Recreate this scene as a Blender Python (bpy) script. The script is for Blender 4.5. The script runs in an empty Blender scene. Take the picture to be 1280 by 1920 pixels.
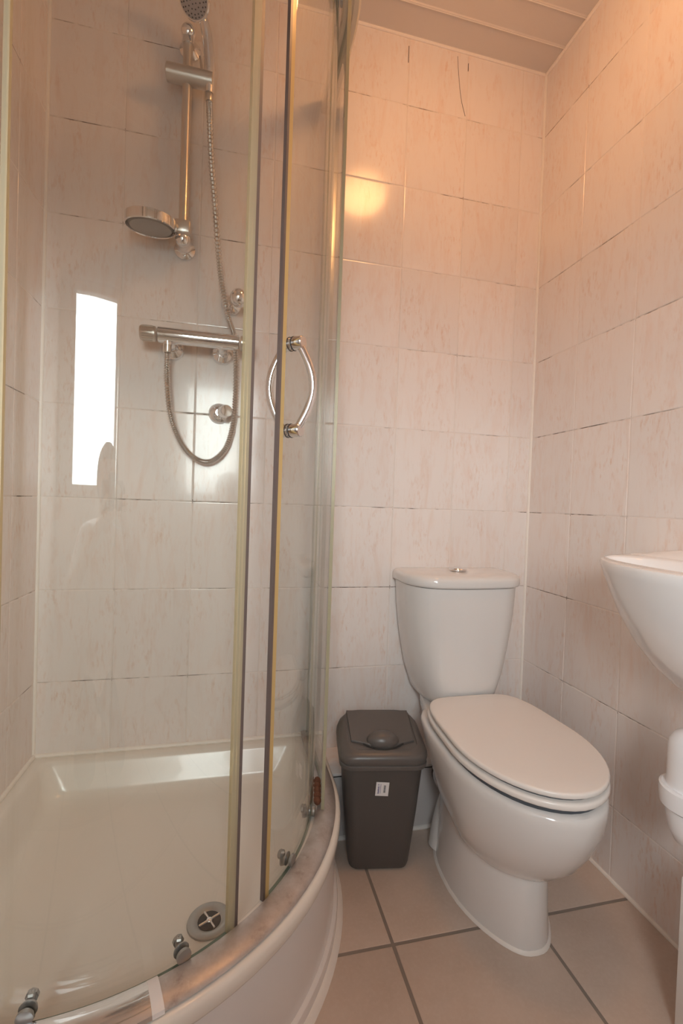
import bpy, bmesh, math, random
from mathutils import Vector, Matrix
PI = math.pi
random.seed(7)
S = bpy.context.scene
COL = S.collection

# ------------------------------------------------------------------ camera
cam = bpy.data.cameras.new('camera')
cam.sensor_fit = 'VERTICAL'; cam.sensor_height = 36.0
cam.lens = 859.5 / 1920 * 36.0
cam.clip_start = 0.02
co = bpy.data.objects.new('camera', cam); COL.objects.link(co)
YAW, PITCH, ROLL = .2301, -.0188, .0341
fwd = Vector((math.sin(YAW)*math.cos(PITCH), math.cos(YAW)*math.cos(PITCH), math.sin(PITCH)))
r0 = Vector((math.cos(YAW), -math.sin(YAW), 0)); u0 = r0.cross(fwd)
rt = r0*math.cos(ROLL) + u0*math.sin(ROLL); up = -r0*math.sin(ROLL) + u0*math.cos(ROLL)
M = Matrix((rt, up, -fwd)).transposed().to_4x4()
M.translation = Vector((.507, -1.37, .945))
co.matrix_world = M
S.camera = co

# ------------------------------------------------------------------ light and exposure
S.view_settings.view_transform = 'Standard'; S.view_settings.look = 'None'
S.view_settings.gamma = 1.0; S.view_settings.use_curve_mapping = False
S.view_settings.exposure = 0.0
S.cycles.use_denoising = True
S.cycles.max_bounces = 14; S.cycles.diffuse_bounces = 8; S.cycles.glossy_bounces = 8
S.cycles.transparent_max_bounces = 32; S.cycles.transmission_bounces = 8
S.cycles.sample_clamp_indirect = 4.0
S.cycles.caustics_reflective = False; S.cycles.caustics_refractive = False
W = bpy.data.worlds.new('sky'); S.world = W; W.use_nodes = True
# daylight: bright overcast sky above the horizon, darker ground below it
SKY_COL, SKY_STRENGTH, GROUND = (.92, .985, 1.0), 26.8, .12
_N, _L = W.node_tree.nodes, W.node_tree.links
_g = _N.new('ShaderNodeTexCoord'); _x = _N.new('ShaderNodeSeparateXYZ'); _r = _N.new('ShaderNodeMapRange'); _v = _N.new('ShaderNodeVectorMath'); _v.operation = 'SCALE'
_L.new(_g.outputs['Generated'], _x.inputs[0]); _L.new(_x.outputs[2], _r.inputs[0])
for _i, _q in enumerate((-.06, .04, GROUND, 1.0)): _r.inputs[_i+1].default_value = _q
_v.inputs[0].default_value = SKY_COL; _L.new(_r.outputs[0], _v.inputs[3]); _L.new(_v.outputs[0], _N['Background'].inputs[0])
_N['Background'].inputs[1].default_value = SKY_STRENGTH
LAMP_EMIT = 14.3; LAMP_COL = (1.0, .465, .167)
# a portal in the window opening guides the daylight sampling
pl = bpy.data.lights.new('window_portal', 'AREA'); pl.shape = 'RECTANGLE'; pl.size = .44; pl.size_y = .72
pl.cycles.is_portal = True
po = bpy.data.objects.new('window_portal', pl); COL.objects.link(po)
po.location = (.38, -2.04, 1.345); po.rotation_euler = (PI/2, 0, 0)

# ------------------------------------------------------------------ materials
def mat(name, col=(.8, .8, .8), rough=.5, metal=0.0, coat=0.0, spec=.5, build=None):
    m = bpy.data.materials.new(name); m.use_nodes = True
    b = m.node_tree.nodes['Principled BSDF']
    b.inputs['Base Color'].default_value = (*col, 1); b.inputs['Roughness'].default_value = rough
    b.inputs['Metallic'].default_value = metal; b.inputs['Coat Weight'].default_value = coat
    b.inputs['Coat Roughness'].default_value = .03; b.inputs['Specular IOR Level'].default_value = spec
    if build: build(m.node_tree, m.node_tree.nodes, m.node_tree.links, b)
    return m
def nn(N, t, **kw):
    n = N.new(t)
    for k, v in kw.items(): setattr(n, k, v)
    return n
def ramp(N, L, src, stops):
    r = N.new('ShaderNodeValToRGB'); e = r.color_ramp.elements
    while len(e) < len(stops): e.new(.5)
    for i, (p, c) in enumerate(stops): e[i].position = p; e[i].color = (*c, 1) if len(c) == 3 else c
    L.new(src, r.inputs[0]); return r
def noise(N, L, scale, detail=4, rough=.55, sc=(1, 1, 1), coord='Object', dist=0):
    tc = N.new('ShaderNodeTexCoord'); mp = N.new('ShaderNodeMapping'); mp.inputs['Scale'].default_value = sc
    L.new(tc.outputs[coord], mp.inputs[0])
    n = N.new('ShaderNodeTexNoise'); n.inputs['Scale'].default_value = scale; n.inputs['Detail'].default_value = detail
    n.inputs['Roughness'].default_value = rough; n.inputs['Distortion'].default_value = dist
    L.new(mp.outputs[0], n.inputs['Vector']); return n, mp
def mix(N, L, f, a, b, blend='MIX'):
    m = N.new('ShaderNodeMix'); m.data_type = 'RGBA'; m.blend_type = blend
    for s, i in ((f, 0), (a, 6), (b, 7)):
        if hasattr(s, 'links'): L.new(s, m.inputs[i])
        elif i == 0: m.inputs[0].default_value = s
        else: m.inputs[i].default_value = (*s, 1)
    return m.outputs[2]

def b_tile(base, streak, blot):
    def f(T, N, L, b):
        oi = N.new('ShaderNodeObjectInfo')
        off = N.new('ShaderNodeVectorMath'); off.operation = 'SCALE'; off.inputs[3].default_value = 37.0
        cmb = N.new('ShaderNodeCombineXYZ')
        for i in range(3): L.new(oi.outputs['Random'], cmb.inputs[i])
        L.new(cmb.outputs[0], off.inputs[0])
        n1, m1 = noise(N, L, 16, 5, .6, (2.2, 2.2, .45), dist=.6); L.new(off.outputs[0], m1.inputs['Location'])
        n2, m2 = noise(N, L, 60, 4, .65, (2.0, 2.0, .55)); L.new(off.outputs[0], m2.inputs['Location'])
        n3, m3 = noise(N, L, 9, 3, .5, (1.5, 1.5, .7)); L.new(off.outputs[0], m3.inputs['Location'])
        r1 = ramp(N, L, n1.outputs[0], [(.50, (0, 0, 0)), (.72, (1, 1, 1))])
        r2 = ramp(N, L, n2.outputs[0], [(.52, (0, 0, 0)), (.70, (1, 1, 1))])
        r3 = ramp(N, L, n3.outputs[0], [(.40, (0, 0, 0)), (.68, (1, 1, 1))])
        c = mix(N, L, r1.outputs[0], base, streak)
        mm = N.new('ShaderNodeMath'); mm.operation = 'MULTIPLY'; L.new(r2.outputs[0], mm.inputs[0]); L.new(r3.outputs[0], mm.inputs[1])
        c = mix(N, L, mm.outputs[0], c, blot)
        v = N.new('ShaderNodeMapRange'); v.inputs[3].default_value = .965; v.inputs[4].default_value = 1.02
        L.new(oi.outputs['Random'], v.inputs[0])
        hs = N.new('ShaderNodeHueSaturation'); L.new(v.outputs[0], hs.inputs['Value']); L.new(c, hs.inputs['Color'])
        L.new(hs.outputs[0], b.inputs['Base Color'])
        bp = N.new('ShaderNodeBump'); bp.inputs['Strength'].default_value = .035; bp.inputs['Distance'].default_value = .002
        nb, _ = noise(N, L, 22, 2, .5, (1, 1, .5)); L.new(nb.outputs[0], bp.inputs['Height']); L.new(bp.outputs[0], b.inputs['Normal'])
    return f
M_TILE = mat('peach_wall_tile', rough=.16, coat=.18, spec=.42, build=b_tile((.82, .765, .735), (.795, .690, .635), (.735, .575, .49)))
def b_floor(T, N, L, b):
    n1, _ = noise(N, L, 9, 6, .6); n2, _ = noise(N, L, 120, 3, .6)
    c = mix(N, L, ramp(N, L, n1.outputs[0], [(.35, (0, 0, 0)), (.7, (1, 1, 1))]).outputs[0], (.59, .48, .405), (.53, .42, .345))
    c = mix(N, L, ramp(N, L, n2.outputs[0], [(.45, (0, 0, 0)), (.75, (.4, .4, .4))]).outputs[0], c, (.64, .54, .47))
    L.new(c, b.inputs['Base Color'])
M_FLOOR = mat('beige_floor_tile', rough=.36, build=b_floor)
def b_grout(dark, amount):
    # old wall grout: cream, with brown mould along the level joints only
    def f(T, N, L, b):
        geo = N.new('ShaderNodeNewGeometry'); sx = N.new('ShaderNodeSeparateXYZ'); L.new(geo.outputs['Position'], sx.inputs[0])
        def m(op, a, c=None):
            q = N.new('ShaderNodeMath'); q.operation = op
            for i, s in enumerate((a, c)):
                if s is None: continue
                if hasattr(s, 'links'): L.new(s, q.inputs[i])
                else: q.inputs[i].default_value = s
            return q.outputs[0]
        fr = m('FRACT', m('ADD', m('MULTIPLY', m('SUBTRACT', sx.outputs[2], .186), 4.0), 10.5))
        level = m('LESS_THAN', m('ABSOLUTE', m('SUBTRACT', fr, .5)), .022)
        n1, _ = noise(N, L, 5.5, 4, .7); n2, _ = noise(N, L, 40, 3, .6)
        st = ramp(N, L, n1.outputs[0], [(amount-.04, (0, 0, 0)), (amount+.06, (1, 1, 1))])
        sp = ramp(N, L, n2.outputs[0], [(.30, (.15, .15, .15)), (.55, (1, 1, 1))])
        lv = m('ADD', m('MULTIPLY', level, .82), .10)
        fac = m('MULTIPLY', m('MULTIPLY', st.outputs[0], sp.outputs[0]), lv)
        L.new(mix(N, L, fac, (.78, .71, .66), dark), b.inputs['Base Color'])
    return f
M_GROUT = mat('wall_grout', rough=.85, build=b_grout((.085, .055, .036), .535))
M_FGROUT = mat('floor_grout', (.25, .21, .18), .9)
M_SEAL = mat('cream_sealant', (.86, .81, .75), .45)
M_WSEAL = mat('white_sealant', (.80, .76, .72), .4)
M_CEIL = mat('white_ceiling_panel', (.66, .61, .57), .30)
M_CEILS = mat('ceiling_bead', (.86, .80, .74), .3)
M_PLASTER = mat('white_painted_wall', (.74, .72, .70), .7)
M_WPAINT = mat('white_gloss_paint', (.84, .82, .80), .3)
M_BOX = mat('grey_painted_boxing', (.56, .53, .52), .5)
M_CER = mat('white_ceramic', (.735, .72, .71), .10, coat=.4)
M_BASIN = mat('brightened_basin_ceramic', (.88, .88, .89), .10, coat=.4)  # whiter than the toilet's ceramic, in place of stronger daylight on the basin
M_SEAT = mat('white_plastic_seat', (.82, .785, .755), .24, coat=.15)
M_GAPSHADE = mat('gap_shade', (.07, .08, .095), .6)  # dark colour stands in for the shade in the toilet's narrow gaps
M_CHROME = mat('chrome', (.86, .86, .87), .07, 1.0)
M_SATIN = mat('satin_chrome', (.66, .62, .57), .30, 1.0)
M_STEELH = mat('hose_steel', (.72, .70, .68), .18, 1.0)
def b_worn(T, N, L, b):
    n1, _ = noise(N, L, 14, 5, .65, (1, 1, 2)); n2, _ = noise(N, L, 70, 4, .6)
    r1 = ramp(N, L, n1.outputs[0], [(.40, (.55, .51, .49)), (.56, (.46, .41, .38)), (.70, (.30, .235, .205))])
    L.new(mix(N, L, ramp(N, L, n2.outputs[0], [(.60, (0, 0, 0)), (.75, (.6, .6, .6))]).outputs[0], r1.outputs[0], (.62, .60, .58)), b.inputs['Base Color'])
    rr = ramp(N, L, n1.outputs[0], [(.35, (.34, .34, .34)), (.65, (.55, .55, .55))]); L.new(rr.outputs[0], b.inputs['Roughness'])
M_WORN = mat('worn_aluminium', rough=.35, metal=.7, build=b_worn)
M_ZINC = mat('dull_zinc', (.42, .42, .41), .35, .85)
M_RUST = mat('rusty_steel', (.16, .06, .03), .8, .2)
M_ALU = mat('satin_aluminium', (.62, .61, .55), .28, .9)
M_TRAY = mat('cream_acrylic', (.79, .745, .685), .22, coat=.15)
M_APRON = mat('white_acrylic_riser', (.77, .745, .735), .22, coat=.2)
M_DARK = mat('dark_magnet_seal', (.15, .115, .105), .4)
M_BIN = mat('grey_brown_plastic', (.084, .076, .072), .42,
            build=lambda T, N, L, b: [L.new(noise(N, L, 400, 2)[0].outputs[0], (bp := N.new('ShaderNodeBump')).inputs['Height']),
                                      setattr(bp.inputs['Strength'], 'default_value', .08), L.new(bp.outputs[0], b.inputs['Normal'])])
M_BINLID = mat('grey_brown_plastic_lid', (.112, .101, .095), .33)
M_PAPER = mat('sticker_paper', (.80, .78, .78), .5)
M_INK = mat('blue_ink', (.16, .16, .34), .6)
M_INKG = mat('grey_ink', (.12, .12, .13), .6)
M_RUB = mat('black_rubber', (.02, .02, .024), .5)
M_PVC = mat('white_pvc', (.87, .87, .89), .25)
M_SPRAY = mat('grey_spray_plate', (.40, .37, .37), .4)
M_DISH = mat('smoked_dish', (.36, .34, .32), .25)
M_GRIME = mat('drain_hole', (.03, .028, .026), .8)
M_LEAD = mat('brass_stem', (.62, .45, .22), .3, 1.0)
def glassmat(name, tint):
    m = bpy.data.materials.new(name); m.use_nodes = True
    N, L = m.node_tree.nodes, m.node_tree.links
    N.remove(N['Principled BSDF'])
    geo = N.new('ShaderNodeNewGeometry')
    mr = N.new('ShaderNodeMapRange'); mr.inputs[3].default_value = 1.5; mr.inputs[4].default_value = 1/1.5
    L.new(geo.outputs['Backfacing'], mr.inputs[0])
    fr = N.new('ShaderNodeFresnel'); L.new(mr.outputs[0], fr.inputs[0])
    tr = N.new('ShaderNodeBsdfTransparent'); tr.inputs[0].default_value = (*tint, 1)
    gl = N.new('ShaderNodeBsdfGlossy'); gl.inputs['Roughness'].default_value = .015; gl.inputs[0].default_value = (1, 1, 1, 1)
    mx = N.new('ShaderNodeMixShader'); L.new(fr.outputs[0], mx.inputs[0]); L.new(tr.outputs[0], mx.inputs[1]); L.new(gl.outputs[0], mx.inputs[2])
    L.new(mx.outputs[0], N['Material Output'].inputs[0]); return m
M_GLASS = glassmat('shower_glass', (.963, .968, .952))
M_PANE = glassmat('window_glass', (.97, .98, .98))
M_GEDGE = mat('glass_edge', (.16, .22, .17), .15)
def strip(name, col, t):
    m = bpy.data.materials.new(name); m.use_nodes = True
    N, L = m.node_tree.nodes, m.node_tree.links; b = N['Principled BSDF']
    b.inputs['Base Color'].default_value = (*col, 1); b.inputs['Roughness'].default_value = .3
    tr = N.new('ShaderNodeBsdfTransparent'); tr.inputs[0].default_value = (*[min(1, c*1.25) for c in col], 1)
    mx = N.new('ShaderNodeMixShader'); mx.inputs[0].default_value = t
    L.new(b.outputs[0], mx.inputs[1]); L.new(tr.outputs[0], mx.inputs[2]); L.new(mx.outputs[0], N['Material Output'].inputs[0]); return m
M_YELLOW = strip('yellowed_seal', (.74, .55, .25), .30)
M_CREAMS = strip('cream_seal', (.74, .66, .48), .5)
def emit(name, col, s):
    m = bpy.data.materials.new(name); m.use_nodes = True; b = m.node_tree.nodes['Principled BSDF']
    b.inputs['Base Color'].default_value = (.8, .75, .68, 1); b.inputs['Emission Color'].default_value = (*col, 1); b.inputs['Emission Strength'].default_value = s
    return m
M_LAMP = emit('lit_opal_glass', LAMP_COL, LAMP_EMIT)
_N, _L = M_LAMP.node_tree.nodes, M_LAMP.node_tree.links
_tc = _N.new('ShaderNodeTexCoord'); _sx = _N.new('ShaderNodeSeparateXYZ'); _mr = _N.new('ShaderNodeMapRange')
_L.new(_tc.outputs['Object'], _sx.inputs[0]); _L.new(_sx.outputs[2], _mr.inputs[0])
for _i, _v in enumerate((-.05, -.155, .35*LAMP_EMIT, 2.2*LAMP_EMIT)): _mr.inputs[_i+1].default_value = _v
_L.new(_mr.outputs[0], _N['Principled BSDF'].inputs['Emission Strength'])

# ------------------------------------------------------------------ mesh helpers
def link(name, me, m=None, parent=None):
    o = bpy.data.objects.new(name, me); COL.objects.link(o)
    if m is not None:
        for q in (m if isinstance(m, (list, tuple)) else [m]): me.materials.append(q)
    if parent: o.parent = parent
    return o
def fin(name, bm, m, parent=None, smooth=35, recalc=True):
    if recalc: bmesh.ops.recalc_face_normals(bm, faces=bm.faces)
    me = bpy.data.meshes.new(name); bm.to_mesh(me); bm.free()
    if smooth:
        me.polygons.foreach_set('use_smooth', [True]*len(me.polygons)); me.set_sharp_from_angle(angle=math.radians(smooth))
    return link(name, me, m, parent)
def tag(o, label=None, cat=None, group=None, kind=None):
    if label: o['label'] = label
    if cat: o['category'] = cat
    if group: o['group'] = group
    if kind: o['kind'] = kind
    return o
def empty(name, loc, rz=0, parent=None):
    o = bpy.data.objects.new(name, None); COL.objects.link(o); o.location = loc; o.rotation_euler = (0, 0, rz)
    o.empty_display_size = .05
    if parent: o.parent = parent
    return o
def place(o, parent):
    """the mesh was written in room coordinates; keep it there under a moved parent"""
    o.parent = parent
    o.matrix_parent_inverse = (Matrix.Translation(parent.location) @ Matrix.Rotation(parent.rotation_euler.z, 4, 'Z')).inverted()
    return o
def box(bm, x0, x1, y0, y1, z0, z1, bev=0, seg=2):
    v = [bm.verts.new(p) for p in ((x0, y0, z0), (x1, y0, z0), (x1, y1, z0), (x0, y1, z0), (x0, y0, z1), (x1, y0, z1), (x1, y1, z1), (x0, y1, z1))]
    f = [bm.faces.new([v[i] for i in q]) for q in ((0, 3, 2, 1), (4, 5, 6, 7), (0, 1, 5, 4), (1, 2, 6, 5), (2, 3, 7, 6), (3, 0, 4, 7))]
    if bev:
        es = list({e for q in f for e in q.edges})
        bmesh.ops.bevel(bm, geom=es, offset=bev, segments=seg, affect='EDGES', profile=.5)
def loft(bm, rings, cap0=True, cap1=True, closed=True, mi=0):
    vs = [[bm.verts.new(p) for p in r] for r in rings]
    n = len(rings[0])
    for a, b in zip(vs[:-1], vs[1:]):
        for i in range(n if closed else n-1):
            j = (i+1) % n
            f = bm.faces.new((a[i], a[j], b[j], b[i])); f.material_index = mi
    if cap0: bm.faces.new(list(reversed(vs[0]))).material_index = mi
    if cap1: bm.faces.new(vs[-1]).material_index = mi
    return vs
def frame_of(d):
    d = Vector(d).normalized(); a = Vector((0, 0, 1)) if abs(d.z) < .9 else Vector((1, 0, 0))
    x = a.cross(d).normalized(); return x, d.cross(x), d
def lathe(bm, prof, org=(0, 0, 0), axis=(0, 0, 1), n=32, cap0=True, cap1=True, sx=1, mi=0):
    """prof: (radius, height along axis)"""
    x, y, d = frame_of(axis); o = Vector(org)
    loft(bm, [[o + d*h + (x*math.cos(2*PI*i/n)*sx + y*math.sin(2*PI*i/n))*max(r, 1e-5) for i in range(n)] for r, h in prof], cap0, cap1, mi=mi)
def dense(pts, per=8):
    """Catmull-Rom through the points"""
    P = [Vector(p) for p in pts]; P = [P[0]*2-P[1]] + P + [P[-1]*2-P[-2]]; out = []
    for i in range(1, len(P)-2):
        for k in range(per):
            t = k/per; a, b, c, d = P[i-1], P[i], P[i+1], P[i+2]
            out.append(.5*((2*b) + (c-a)*t + (2*a-5*b+4*c-d)*t*t + (3*b-a-3*c+d)*t**3))
    out.append(P[-2]); return out
def tube(bm, pts, r, n=12, cap=True):
    P = [Vector(p) for p in pts]; rings = []
    x = None
    for i, p in enumerate(P):
        t = (P[min(i+1, len(P)-1)] - P[max(i-1, 0)]).normalized()
        if x is None: x, y, _ = frame_of(t)
        x = (x - t*x.dot(t)).normalized(); y = t.cross(x)
        rr = r(i/(len(P)-1)) if callable(r) else r
        rings.append([p + (x*math.cos(2*PI*k/n) + y*math.sin(2*PI*k/n))*rr for k in range(n)])
    loft(bm, rings, cap, cap)
def sphere(bm, c, r, sc=(1, 1, 1), n=20):
    m = Matrix.Translation(c) @ Matrix.Diagonal((*sc, 1))
    bmesh.ops.create_uvsphere(bm, u_segments=n, v_segments=n//2+2, radius=r, matrix=m)
def obj_tube(name, pts, r, m, parent=None, n=12):
    bm = bmesh.new(); tube(bm, pts, r, n); return fin(name, bm, m, parent)

# ------------------------------------------------------------------ room shell
RX, RY, RZ = 1.478, -2.05, 2.395          # right wall, front wall, ceiling
GR = .0009                               # grout recess
def slab(name, x0, x1, y0, y1, z0, z1, m, kind='structure', label=None):
    bm = bmesh.new(); box(bm, x0, x1, y0, y1, z0, z1); o = fin(name, bm, m, smooth=0)
    o['kind'] = kind
    if label: o['label'] = label
    return o
wall_back = slab('wall_back', -.1, RX+.1, GR, .1, -.1, RZ+.1, M_GROUT, label='peach tiled back wall behind the shower and toilet')
wall_left = slab('wall_left', -.1, -GR, RY, GR, -.1, RZ+.1, M_GROUT, label='peach tiled left wall inside the shower')
wall_right = slab('wall_right', RX+GR, RX+.1, RY, GR, -.1, RZ+.1, M_GROUT, label='peach tiled right wall behind the basin')
floor = slab('floor', -.1, RX+.1, RY-.1, .1, -.1, -GR, M_FGROUT, label='beige tiled floor with grey joints')
ceiling = slab('ceiling', -.1, RX+.1, RY-.1, .1, RZ+.008, RZ+.1, M_CEILS, label='white ceiling clad with narrow panels')
bm = bmesh.new()                          # front wall with the window opening, behind the camera
WX0, WX1, WZ0, WZ1 = .115, .645, .94, 1.79
for a in ((-.1, WX0, 0, RZ), (WX1, RX+.1, 0, RZ), (WX0, WX1, 0, WZ0), (WX0, WX1, WZ1, RZ)):
    box(bm, a[0], a[1], RY-.1, RY, a[2], a[3])
wf = fin('wall_front', bm, M_PLASTER, smooth=0); wf['kind'] = 'structure'
bm = bmesh.new(); e = .045
for a in ((WX0, WX0+e, WZ0, WZ1), (WX1-e, WX1, WZ0, WZ1), (WX0+e, WX1-e, WZ0, WZ0+e), (WX0+e, WX1-e, WZ1-e, WZ1)):
    box(bm, a[0], a[1], RY-.08, RY-.03, a[2], a[3], .004, 1)
win = fin('window_1', bm, M_WPAINT, smooth=0); win['kind'] = 'structure'
bm = bmesh.new(); box(bm, WX0+e, WX1-e, RY-.058, RY-.054, WZ0+e, WZ1-e); fin('pane', bm, M_PANE, win, smooth=0)

TJ = .0009                                # half joint
def tile_mesh(w, h, d=.006, b=.0016, name='tile'):
    """a tile lying in XZ, front at y=0 looking to -Y, centred"""
    bm = bmesh.new(); x, z = w/2, h/2
    loft(bm, [[(-x, d, -z), (x, d, -z), (x, d, z), (-x, d, z)], [(-x, b*.7, -z), (x, b*.7, -z), (x, b*.7, z), (-x, b*.7, z)],
              [(-x+b*.5, b*.18, -z+b*.5), (x-b*.5, b*.18, -z+b*.5), (x-b*.5, b*.18, z-b*.5), (-x+b*.5, b*.18, z-b*.5)],
              [(-x+b*1.6, 0, -z+b*1.6), (x-b*1.6, 0, -z+b*1.6), (x-b*1.6, 0, z-b*1.6), (-x+b*1.6, 0, z-b*1.6)]], True, True)
    bmesh.ops.recalc_face_normals(bm, faces=bm.faces)
    me = bpy.data.meshes.new(name); bm.to_mesh(me); bm.free()
    me.polygons.foreach_set('use_smooth', [True]*len(me.polygons)); me.set_sharp_from_angle(angle=math.radians(5))
    me.materials.append(M_TILE); return me
_tm = {}
def tiles(wall, us, zs, where):
    """us: joint positions along the wall, zs: joint heights, where(u, z) -> (location, rotation z)"""
    for a, b in zip(us[:-1], us[1:]):
        for c, d in zip(zs[:-1], zs[1:]):
            k = (round(b-a, 4), round(d-c, 4))
            if k not in _tm: _tm[k] = tile_mesh(b-a-2*TJ, d-c-2*TJ)
            o = bpy.data.objects.new('tile', _tm[k]); COL.objects.link(o); o.parent = wall
            loc, rz = where((a+b)/2, (c+d)/2)
            t = .0006
            o.location = loc; o.rotation_euler = (random.uniform(-t, t), 0, rz + random.uniform(-t, t))
ZS = [.0] + [.186+.25*k for k in range(9)] + [RZ]
XS = [0.0, .190] + [.3907+.2007*k for k in range(6)] + [RX]
YR = [0.0, -.1988] + [-.1988-.2007*k for k in range(1, 12)]; YR = [y for y in YR if y > RY+.02] + [RY]
YL = [0.0, -.150] + [-.150-.2007*k for k in range(1, 12)]; YL = [y for y in YL if y > RY+.02] + [RY]
tiles(wall_back, XS, ZS, lambda u, z: ((u, 0, z), 0))
tiles(wall_right, list(reversed(YR)), ZS, lambda u, z: ((RX, u, z), -PI/2))
tiles(wall_left, list(reversed(YL)), ZS, lambda u, z: ((0, u, z), PI/2))
# floor tiles
def ftile(x0, x1, y0, y1):
    bm = bmesh.new(); j = .0036; b = .0012; d = .008
    x0 += j; x1 -= j; y0 += j; y1 -= j
    q = lambda i, z: [(x0+i, y0+i, z), (x1-i, y0+i, z), (x1-i, y1-i, z), (x0+i, y1-i, z)]
    loft(bm, [q(0, -d), q(0, -b), q(b*.4, -b*.3), q(b*1.4, 0)]); fin('floor_tile', bm, M_FLOOR, floor, smooth=65)
fx = [0, .191, .529, .867, 1.205, RX]
fy = [RY, -1.811, -1.473, -1.135, -.797, -.4587, -.1207, 0]
for a, b in zip(fx[:-1], fx[1:]):
    for c, d in zip(fy[:-1], fy[1:]): ftile(a, b, c, d)
# ceiling panels: shallow planks with a raised bead along one edge
py = [0.0, -.092]
while py[-1] > RY+.1: py.append(py[-1]-.0925)
py.append(RY)
for a, b in zip(py[:-1], py[1:]):
    bm = bmesh.new(); z = RZ
    prof = [(a, z+.006), (a, z-.0015), (a-.004, z-.0035), (a-.0065, z-.0005), (a-.009, z), (b+.003, z), (b+.0015, z+.006)]
    loft(bm, [[(x, p[0], p[1]) for p in prof] for x in (0, RX)]); fin('ceiling_panel', bm, M_CEIL, ceiling, smooth=30)
    if a < 0: bm = bmesh.new(); tube(bm, [(.001, a-.0005, RZ-.0012), (RX-.001, a-.0005, RZ-.0012)], .0024, 8); fin('panel_bead', bm, M_CEILS, ceiling)
# sealant beads and edge trims
def bead(name, p, q, r, m, label):
    bm = bmesh.new(); tube(bm, [p, q], r, 10); o = fin(name, bm, m); o['kind'] = 'structure'; o['label'] = label; return o
bead('trim_1', (RX-.001, -.001, .0), (RX-.001, -.001, RZ), .0055, M_SEAL, 'cream sealant bead in the back right corner')
bead('trim_2', (.001, -.001, .235), (.001, -.001, RZ), .0055, M_SEAL, 'cream sealant bead in the back left corner')
bead('trim_3', (0, -.001, RZ-.003), (RX, -.001, RZ-.003), .005, M_CEILS, 'pale trim between ceiling and back wall')
bead('trim_4', (RX-.001, 0, RZ-.003), (RX-.001, RY, RZ-.003), .006, M_CEILS, 'pale trim between ceiling and right wall')
bead('trim_5', (RX-.001, 0, .001), (RX-.001, RY, .001), .0058, M_SEAL, 'cream sealant bead along the foot of the right wall')
bm = bmesh.new(); tube(bm, dense([(1.1557, -.0001, 2.375), (1.160, -.0001, 2.33), (1.172, -.0001, 2.25), (1.189, -.0001, 2.195)], 5), .0007, 6); fin('crack', bm, M_GRIME, wall_back)
for x, z0, z1 in ((.9915, 2.315, 2.365), (1.1935, 2.338, 2.362)):
    bm = bmesh.new(); tube(bm, [(x, -.0001, z0), (x, -.0001, z1)], .0009, 6); fin('joint_stain', bm, M_GRIME, wall_back)
# low boxing behind the toilet: tiled ledge, grey front
BXF, BXZ = -.137, .190
box1 = slab('trim_6', .7875, RX-.002, BXF, -.0005, 0.0005, BXZ-.010, M_BOX, label='low grey boxing behind the toilet with a tiled ledge')
bm = bmesh.new(); box(bm, .7875, RX-.002, BXF-.004, -.0005, BXZ-.008, BXZ, .002, 1); fin('ledge', bm, M_TILE, box1, smooth=0)
bm = bmesh.new(); box(bm, .7875, RX-.002, BXF-.0025, BXF+.002, BXZ-.0105, BXZ-.0075); fin('ledge_joint', bm, M_GRIME, box1, smooth=0)
bead('trim_7', (.7875, BXF-.002, .004), (RX-.003, BXF-.002, .004), .006, M_WSEAL, 'white sealant bead along the foot of the low boxing')
# white pipe casing under the basin, at the right edge of the picture
bm = bmesh.new(); box(bm, 1.316, RX-.002, -1.25, -.716, .0005, .29, .004, 2)
o = fin('trim_8', bm, M_WPAINT); o['kind'] = 'structure'; o['label'] = 'white painted pipe casing on the floor under the basin'

# ------------------------------------------------------------------ shower: plan curves
CX, CY = .25, -.235
def plan(R, n=28, x0=0.0005, y1=-.0005):
    """from the left wall round the quadrant to the back wall: (point, outward normal)"""
    out = [((x0, CY-R), (0, -1)), ((CX*.5, CY-R), (0, -1))]
    for i in range(n+1):
        a = -PI/2 + PI/2*i/n; out.append(((CX+R*math.cos(a), CY+R*math.sin(a)), (math.cos(a), math.sin(a))))
    out += [((CX+R, CY*.5), (1, 0)), ((CX+R, y1), (1, 0))]; return out
def arc(R, a0, a1, n=24):
    return [((CX+R*math.cos(a), CY+R*math.sin(a)), (math.cos(a), math.sin(a))) for a in (math.radians(a0+(a1-a0)*i/n) for i in range(n+1))]
def sweep(bm, path, prof, mi=0):
    """prof: (outward offset, height), closed section"""
    loft(bm, [[(p[0]+n[0]*o, p[1]+n[1]*o, z) for o, z in prof] for p, n in path], mi=mi)
def outline(iw, jf, rc, z, n=28, m=5):
    """closed plan outline of the tray: inset iw along the walls, jf along the curved front"""
    R = .53-jf; x0, y0 = .0008+iw, -.0008-iw; xr, yf = CX+R, CY-R; P = []
    def corner(cx, cy, a0):
        for i in range(m+1):
            a = math.radians(a0-90*i/m); P.append((cx+rc*math.cos(a), cy+rc*math.sin(a), z))
    corner(x0+rc, y0-rc, 180); corner(xr-rc, y0-rc, 90)
    for i in range(n+1):
        a = -PI/2*i/n; P.append((CX+R*math.cos(a), CY+R*math.sin(a), z))
    corner(x0+rc, yf+rc, 270); return P
tray = empty('shower_tray', (.3, -.3, 0)); tag(tray, 'cream quadrant shower tray with a white curved front, standing in the left corner', 'shower tray')
bm = bmesh.new()
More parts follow.
